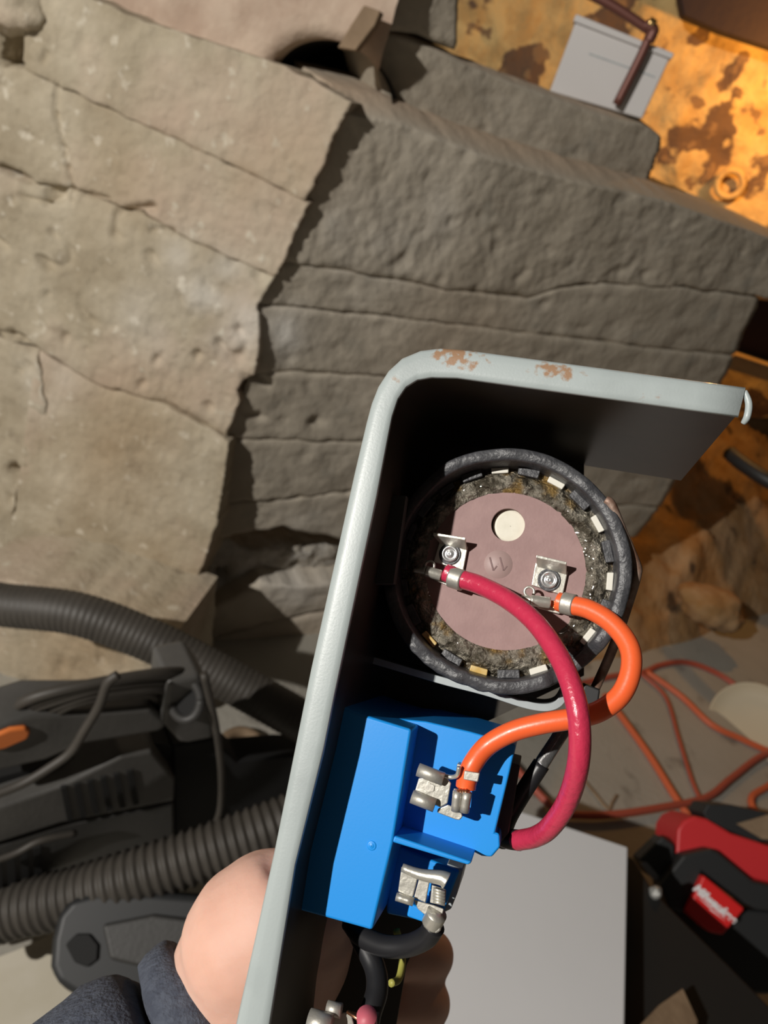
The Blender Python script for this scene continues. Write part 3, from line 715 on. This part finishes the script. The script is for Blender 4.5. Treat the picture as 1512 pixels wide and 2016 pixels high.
# sleeve: two soft fleece folds around the wrist
ax0 = at(435, 2031, .262); adir = (at(435+83, 2031-55, .262)-ax0).normalized(); adir = (adir+fw*.42).normalized()
e1 = (cr*-.55+cu*.83); e1 = (e1-adir*e1.dot(adir)).normalized(); e2 = adir.cross(e1)
px1 = .262/F
def cuff_ring(name, prof, seed):
    K = 64; V = []; Fc = []; n = len(prof)
    for k in range(K):
        a = 2*math.pi*k/K
        for s_, r_ in prof:
            q = Vector((math.cos(a)*2, math.sin(a)*2, s_*.02+seed))
            rr = r_*(1+.03*noise.noise(q*2)); ss = s_+6*noise.noise(q)
            V.append(ax0+adir*ss*px1+(e1*math.cos(a)+e2*math.sin(a)*1.0)*rr*px1)
    for k in range(K):
        for j in range(n-1): Fc.append([k*n+j, ((k+1) % K)*n+j, ((k+1) % K)*n+j+1, k*n+j+1])
    return mk(name, V, Fc, M['cuff'], per, smooth=True)
cuff_ring('cuff_fold', [(-75, 120), (-72, 170), (-60, 196), (-40, 206), (-15, 207), (2, 202), (12, 192), (16, 175), (10, 150)], 1)
cuff_ring('sleeve', [(-420, 235), (-300, 240), (-220, 240), (-170, 236), (-130, 226), (-105, 212), (-92, 196), (-86, 175), (-84, 120)], 2)
# ------------------------------------------------------------------ vacuum cleaner and hoses, lower left
hz_vp = ray(2786, 968); uv = Vector((hz_vp.x, hz_vp.y, 0)).normalized()
nv = uv.cross(Vector((0, 0, 1))).normalized()
if nv.dot(fw) > 0: nv = -nv
PV = (onz(120, 1790, .12), nv)
vac = empty('vacuum_cleaner', onz(120, 1790, 0), 'dark grey shop vacuum with slotted side and orange button', 'vacuum')
def vp_(pts, off=0): 
    pl = (PV[0]+nv*off, nv); return [on(x, y, pl) for x, y in pts]
BP = M['black_plastic']; GP = M['grey_plastic']
prism('lower_body', vp_([(-120, 1690), (0, 1664), (120, 1626), (345, 1580), (347, 1668), (300, 1760), (160, 1800), (-120, 1880)]), -nv*.10, BP, vac, bevel=.008)
prism('upper_body', vp_([(-120, 1610), (0, 1590), (130, 1545), (240, 1490), (300, 1480), (346, 1535), (345, 1578), (120, 1622), (0, 1660), (-120, 1686)], .004), -nv*.09, GP, vac, bevel=.006)
prism('neck_band', vp_([(-120, 1560), (0, 1530), (150, 1490), (300, 1462), (340, 1470), (330, 1500), (240, 1510), (130, 1560), (0, 1605), (-120, 1630)], -.035), -nv*.05, M['void'], vac)
prism('lid', vp_([(-120, 1440), (0, 1428), (60, 1408), (160, 1405), (300, 1395), (335, 1425), (320, 1442), (165, 1468), (90, 1500), (0, 1520), (-120, 1545)], .02), -nv*.07, GP, vac, bevel=.012)
prism('button', vp_([(-20, 1455), (20, 1438), (52, 1434), (61, 1442), (56, 1456), (10, 1476), (-20, 1482)], .026), -nv*.012, M['oranged'], vac, bevel=.004, label='orange oval button')
for i in range(6):
    x = 124+i*26; y = 1553-i*6.5
    prism('vent_slot', vp_([(x-4, y), (x+7, y-3), (x+20, y+62), (x+9, y+65)], .0075), -nv*.006, M['void'], vac)
for i in range(4):
    x = -12+i*26; y = 1690-i*6
    prism('vent_slot', vp_([(x, y), (x+14, y-4), (x+18, y+66), (x+4, y+72)], .0035), -nv*.006, M['void'], vac)
prism('corner_post', vp_([(330, 1345), (395, 1330), (418, 1360), (422, 1455), (370, 1465), (352, 1462), (322, 1428)], .03), -nv*.08, GP, vac, bevel=.008)
pc = vp_([(366, 1378)], .034)[0]
ring = [pc+(cr*math.cos(a)*24+cu*math.sin(a)*32)*1.35/F for a in [2*math.pi*i/24 for i in range(25)]]
tube('port_ring', ring, .007, BP, vac, sub=2, seg=10)
V = [pc+nv*.002+(cr*math.cos(a)*24+cu*math.sin(a)*32)*1.35/F for a in [2*math.pi*i/24 for i in range(24)]]
prism('port_opening', V, -nv*.002, M['void'], vac)
prism('black_infill', vp_([(340, 1470), (420, 1455), (470, 1500), (560, 1490), (640, 1490), (640, 1640), (346, 1690)], -.03), -nv*.06, M['void'], vac, bevel=.006)  # black block filling the area right of the body
# cord bundle on the lid and dangling cords
pk = empty('power_cord', vp_([(250, 1380)], -.05)[0], 'black power cord coiled on top of the vacuum', 'cord')
for i in range(6):
    cx, cy, rx, ry = 215+8*math.sin(i*2), 1362+i*7, 175-14*i, 24+4*math.sin(i*1.7)
    cpt = [vp_([(cx+rx*math.cos(a)+8*math.sin(3*a+i), cy-.18*rx*math.cos(a)+ry*math.sin(a))], -.005+.03*math.sin(a+math.pi))[0] for a in [2*math.pi*k/18 for k in range(19)]]
    tube('coil', cpt, .0075, M['hose'], pk, sub=4, seg=8)
tube('loose_loop', [vp_([p], .05)[0] for p in [(232, 1328), (212, 1345), (195, 1390), (165, 1440), (140, 1480), (100, 1510), (40, 1545), (-40, 1575)]], .0065, M['hose'], pk, sub=6, seg=10)
tube('dangling_cord', [vp_([p], .05)[0] for p in [(402, 1328), (414, 1380), (428, 1450), (436, 1530), (432, 1600), (408, 1652)]], .0060, M['hose'], pk, sub=6, seg=10)
tube('lower_cord', [vp_([p], .02)[0] for p in [(150, 1640), (80, 1655), (30, 1680), (-40, 1705)]], .005, M['hose'], pk, sub=6, seg=10)
def hose(name, pts, R, ribs, amp, label, sub=40):
    path = catmull(pts, sub); n = len(path); L = [0]
    for a, b in zip(path, path[1:]): L.append(L[-1]+(b-a).length)
    V, Fc = tube_geo(path, lambda t: R*(1+amp*(math.sin(2*math.pi*ribs*L[min(n-1, int(round(t*(n-1))))]/L[-1]))), 24)
    return mk(name, V, Fc, M['hose'], None, smooth=True, label=label, cat='hose')
hose('vacuum_hose', [at(-80, 1170, 1.40), at(0, 1190, 1.40), at(150, 1208, 1.40), at(290, 1258, 1.42), at(430, 1328, 1.44), at(560, 1400, 1.46), at(680, 1470, 1.48)], .040, 70, .014, 'dark hose crossing in front of the concrete wall above the vacuum', 60)
hose('vacuum_hose', [at(-120, 1850, 1.20), at(0, 1800, 1.22), at(130, 1768, 1.22), at(260, 1728, 1.22), at(400, 1680, 1.24), at(540, 1628, 1.27), at(680, 1570, 1.32)], .043, 44, .06, 'ribbed dark hose lying in front of the vacuum body', 60)
# floor nozzle
nz = empty('vacuum_nozzle', onz(250, 1900, 0), 'black vacuum floor nozzle lying beside the hand', 'nozzle')
PN = (at(250, 1850, 1.16), -(fw*.8+Vector((0, 0, -.6))).normalized())
prism('nozzle_body', [on(x, y, PN) for x, y in [(96, 1905), (100, 1850), (112, 1800), (140, 1768), (190, 1754), (300, 1754), (440, 1765), (520, 1790), (520, 1900), (400, 1960), (200, 1985), (145, 1962), (110, 1940)]], -PN[1]*.05, M['tool_black'], nz, bevel=.014)
prism('swivel_socket', [on(x, y, (PN[0]+PN[1]*.006, PN[1])) for x, y in [(128, 1860), (150, 1838), (176, 1838), (194, 1860), (192, 1890), (172, 1905), (146, 1895)]], -PN[1]*.01, M['void'], nz, bevel=.003)
prism('top_plate', [on(x, y, (PN[0]+PN[1]*.012, PN[1])) for x, y in [(200, 1820), (300, 1800), (380, 1810), (390, 1880), (300, 1910), (215, 1890)]], -PN[1]*.014, BP, nz, bevel=.006)
prism('pale_sheet', [onz(x, y, .012) for x, y in [(-60, 1905), (40, 1868), (115, 1832), (260, 1900), (240, 2100), (-60, 2100)]], Vector((0, 0, -.01)), mat('pale_beige', (.66, .60, .47), .8, c2=(.72, .66, .54), cscale=8), None, label='pale sheet on the floor at the lower left corner', cat='board')  # thin pale sheet laid to make this floor corner lighter
rc = onz(478, 1470, .018)
tube('wood_ring', [rc+Vector((math.cos(a)*.045, math.sin(a)*.045, 0)) for a in [2*math.pi*i/20 for i in range(21)]], .016, M['wood'], None, sub=2, seg=10, label='small tan wooden ring behind the vacuum next to the hose', cat='ring')
# ------------------------------------------------------------------ lower right: case, white box, red tool, cords
cs = prism('tool_case', [onz(x, y, .38) for x, y in [(1215, 1690), (1246, 1680), (1290, 1752), (1360, 1822), (1440, 1900), (1540, 2000), (1540, 2150), (900, 2150), (960, 1690)]], Vector((0, 0, -.38)), M['case'], None, bevel=.012, label='black tool case under the white box', cat='case')
lt = at(1291, 1757, (onz(1291, 1757, .38)-C).dot(fw)-.01)
bmx = rock  # shape helper reused for the stud
st_ = rock('case_stud', lt, .012, (1, 1, 1), M['latch'], 3); st_.parent = cs; st_.location = st_.location-cs.location
prism('white_box', [onz(x, y, .44) for x, y in [(860, 1535), (1000, 1588), (1237, 1667), (1231, 2016), (1226, 2150), (660, 2150), (720, 1900)]], Vector((0, 0, -.06)), M['paper'], None, bevel=.004, label='plain white flat box lying on the black tool case', cat='box')
prism('wood_block', [onz(x, y, .42) for x, y in [(1262, 2016), (1298, 1978), (1345, 1945), (1375, 2010), (1360, 2090), (1270, 2090)]], Vector((0, 0, -.04)), M['wood'], None, bevel=.002, label='brown wooden block on the tool case at the bottom edge', cat='block')
PT = (at(1420, 1760, 1.72), -(fw*.92+Vector((0, 0, -.4))+cr*.15).normalized())
tn = PT[1]
def tp(pts, off=0): return [on(x, y, (PT[0]+tn*off, tn)) for x, y in pts]
tl = empty('cordless_tool_base', onz(1420, 1800, 0), 'red and black power tool unit with white lettering beside the tool case', 'power tool')
prism('red_housing', tp([(1330, 1695), (1334, 1634), (1346, 1616), (1368, 1606), (1392, 1612), (1440, 1640), (1512, 1664), (1600, 1680), (1600, 1760), (1484, 1732), (1470, 1740), (1400, 1690), (1352, 1700)], -.01), -tn*.16, M['tool_red'], tl, bevel=.008)
prism('top_window', tp([(1384, 1600), (1394, 1582), (1440, 1584), (1512, 1600), (1600, 1620), (1600, 1668), (1512, 1658), (1488, 1658), (1420, 1630), (1392, 1614)], -.03), -tn*.10, M['tool_black'], tl, bevel=.004)
prism('window_pane', tp([(1450, 1622), (1512, 1604), (1600, 1622), (1600, 1660), (1500, 1652)], -.026), -tn*.01, M['wood'], tl, bevel=.002)
prism('handle', tp([(1346, 1682), (1400, 1670), (1414, 1676), (1484, 1734), (1600, 1760), (1600, 1806), (1490, 1792), (1470, 1782), (1384, 1718), (1362, 1770), (1345, 1800), (1318, 1790), (1300, 1740)], .03), -tn*.06, M['tool_black'], tl, bevel=.008)
prism('front_panel', tp([(1385, 1722), (1468, 1790), (1424, 1842), (1396, 1836), (1352, 1796)], .050), -tn*.07, M['tool_red2'], tl, bevel=.006)
prism('lower_body', tp([(1320, 1740), (1385, 1722), (1468, 1790), (1600, 1800), (1600, 1960), (1480, 1960), (1330, 1830)], .0), -tn*.14, M['tool_black'], tl, bevel=.01)
prism('side_knob', tp([(1258, 1692), (1305, 1646), (1330, 1664), (1326, 1704), (1302, 1738), (1276, 1722)], .0), -tn*.06, M['tool_black'], tl, bevel=.006)
prism('knob_face', tp([(1260, 1697), (1274, 1698), (1304, 1732), (1298, 1738), (1284, 1730)], .003), -tn*.006, mat('pale_grip', (.22, .23, .26), .35), tl, bevel=.001)
# white script lettering on the red panel
cu_ = bpy.data.curves.new('lettering', 'FONT'); cu_.body = 'Milwaukee'; cu_.shear = .35; cu_.extrude = .0008; cu_.offset = .0012; cu_.align_x = 'CENTER'; cu_.align_y = 'CENTER'
A, B = tp([(1370, 1748), (1443, 1810)], .0515); lx = (B-A).normalized(); ly = tn.cross(lx).normalized()
cu_.size = (B-A).length/3.9
cu_.materials.append(M['logo'])
tmp = bpy.data.objects.new('tmp', cu_); col.objects.link(tmp); bpy.context.view_layer.update()
lme = bpy.data.meshes.new_from_object(tmp.evaluated_get(bpy.context.evaluated_depsgraph_get())); bpy.data.objects.remove(tmp)
to = bpy.data.objects.new('lettering', lme); col.objects.link(to)
mw = Matrix((lx, ly, tn)).transposed().to_4x4(); to.rotation_euler = mw.to_euler(); to.parent = tl
to.location = (A+B)/2-tl.location
A1, B1 = tp([(1372, 1764), (1430, 1814)], .0515); pr = ly*.0022
prism('underline_bolt', [A1, A1.lerp(B1, .5)+pr, A1.lerp(B1, .45)-pr*.4, B1, A1.lerp(B1, .45)-pr*2, A1.lerp(B1, .5)-pr*.6], tn*.0006, M['logo'], tl)
def cord(pts, mt, label, R=.0065, z=.007):
    return tube('extension_cord', [onz(x, y, z+(p[0] if p else 0)) for x, y, *p in pts], R, mt, None, sub=8, seg=10, label=label, cat='cord', group='extension cords on the floor')
cord([(1120, 1352), (1205, 1332), (1265, 1324), (1300, 1310), (1350, 1304), (1410, 1325), (1462, 1362), (1500, 1410), (1540, 1470)], M['cord2'], 'topmost orange cord curling past the cream round lid', .011)
cord([(1272, 1322), (1340, 1370), (1400, 1426), (1460, 1455), (1512, 1478), (1560, 1490)], M['cord'], 'orange cord running diagonally below the cream round lid', .011, .010)
cord([(1262, 1326), (1310, 1372), (1335, 1450), (1360, 1530), (1378, 1572), (1400, 1610)], M['cord2'], 'thin brownish orange cord dropping towards the red tool, between two others', .0065, .011)
cord([(1190, 1368), (1230, 1420), (1280, 1490), (1330, 1570), (1360, 1612)], M['cord'], 'orange cord running straight down to the corner of the red tool', .011, .010)
cord([(960, 1450), (1040, 1540), (1088, 1590), (1110, 1602), (1200, 1604), (1300, 1590), (1390, 1570), (1440, 1532), (1500, 1488), (1560, 1470)], M['cord2'], 'long brownish orange cord crossing the floor behind the white box', .011, .022)
cord([(1560, 1520), (1512, 1548), (1480, 1570), (1490, 1600), (1540, 1620)], M['cord'], 'short bright orange cord loop above the red tool at the right edge', .011, .012)
tube('twig', [onz(x, y, .006) for x, y in [(1135, 1520), (1165, 1555), (1196, 1592), (1205, 1580), (1214, 1566)]], .004, M['wood'], None, label='small dark forked twig on the grey floor', cat='twig')
# cream lid leaning on the floor
lc = onz(1480, 1420, .05); ln = (Vector((-.5, -.55, .65))).normalized(); l1 = ln.orthogonal().normalized(); l2 = ln.cross(l1)
V = []; Fc = []; prof = [(.0001, -.02), (.09, -.02), (.12, -.012), (.135, .0), (.14, .004), (.144, 0), (.13, -.018), (.10, -.026), (.0001, -.026)]
for k in range(48):
    a = 2*math.pi*k/48
    for r_, h_ in prof: V.append(lc+(l1*math.cos(a)+l2*math.sin(a))*r_+ln*h_)
n = len(prof)
for k in range(48):
    for j in range(n-1): Fc.append([k*n+j, ((k+1) % 48)*n+j, ((k+1) % 48)*n+j+1, k*n+j+1])
mk('round_lid', V, Fc, M['lid'], None, smooth=True, label='cream round lid lying tilted under the orange cords', cat='lid')
# ------------------------------------------------------------------ upper right: white box, pipe, plank
nw = Vector((-.05, -1, 0)).normalized()
PW = (on(1180, 215, PU)-nr*.10, nw)
wbp = [on(x, y, PW) for x, y in [(1137, 32), (1322, 108), (1264, 234), (1082, 180)]]
wb = prism('meter_box', wbp, -nw*.14, M['box_white'], None, bevel=.004, label='white box standing on the upper concrete tier behind the pipe', cat='box')
PW2 = (PW[0]+nw*.008, nw)
prism('lid', [on(x, y, PW2) for x, y in [(1134, 27), (1328, 105), (1322, 117), (1128, 42)]], -nw*.16, M['box_white'], wb, bevel=.003)
prism('seam', [on(x, y, (PW[0]+nw*.001, nw)) for x, y in [(1160, 104), (1290, 150), (1289, 153), (1159, 107)]], -nw*.003, M['strap'], wb)
PQ = (PW[0]+nw*.022, nw)
pp = empty('pipe', on(1215, 205, PQ), 'reddish brown pipe with brass elbow bending down across the white box', 'pipe')
tube('pipe_run', [on(x, y, PQ) for x, y in [(1120, -30), (1200, 8), (1283, 62)]], .011, M['copperpipe'], pp)
tube('pipe_drop', [on(x, y, PQ) for x, y in [(1283, 60), (1262, 110), (1214, 206)]], .011, M['copperpipe'], pp)
tube('elbow', [on(x, y, PQ) for x, y in [(1268, 50), (1286, 60), (1277, 82)]], .0135, M['copperpipe'], pp)
rock_ = tube('brass_nut', [on(x, y, PQ) for x, y in [(1276, 44), (1288, 52)]], .013, M['brass'], pp, sub=3)
PG = (PF[0]+PF[1]*.06, PF[1])
gc = on(1437, 362, PG); gu = Vector((0, 0, 1)); gr = PF[1].cross(gu).normalized()
wh = tube('wall_ring', [gc+(gr*math.cos(a)+gu*math.sin(a))*.06 for a in [2*math.pi*i/24 for i in range(25)]], .016, M['farstone'], None, sub=2, seg=10, label='round ring fixed low on the orange-lit stone wall', cat='ring')
PK = (at(1480, 725, 3.3), PF[1])
prism('plank', [on(x, y, PK) for x, y in [(1438, 704), (1448, 698), (1600, 748), (1600, 778), (1436, 728)]], -PF[1]*.25, mat('pale_plank', (.62, .42, .22), .8, c2=(.5, .32, .16), cscale=10), None, bevel=.005, label='pale plank catching the orange light beyond the wall end', cat='plank')
prism('dark_board', [on(x, y, (PK[0]-PF[1]*.12, PF[1])) for x, y in [(1466, 585), (1600, 600), (1600, 745), (1440, 700)]], -PF[1]*.06, M['beam'], None, bevel=.005, label='dark reddish board standing behind the pale plank', cat='board')
tube('iron_bar', [onz(x, y, .72) for x, y in [(1436, 892), (1460, 912), (1510, 945), (1570, 975)]], .03, M['tool_black'], None, seg=8, label='dark bar half buried in the dirt bank', cat='bar')
rock('dirt_stone', onz(1400, 1195, .16), .11, (1.3, 1, .7), M['dirt'], 8, label='large smooth brown stone at the foot of the dirt bank', cat='stone')
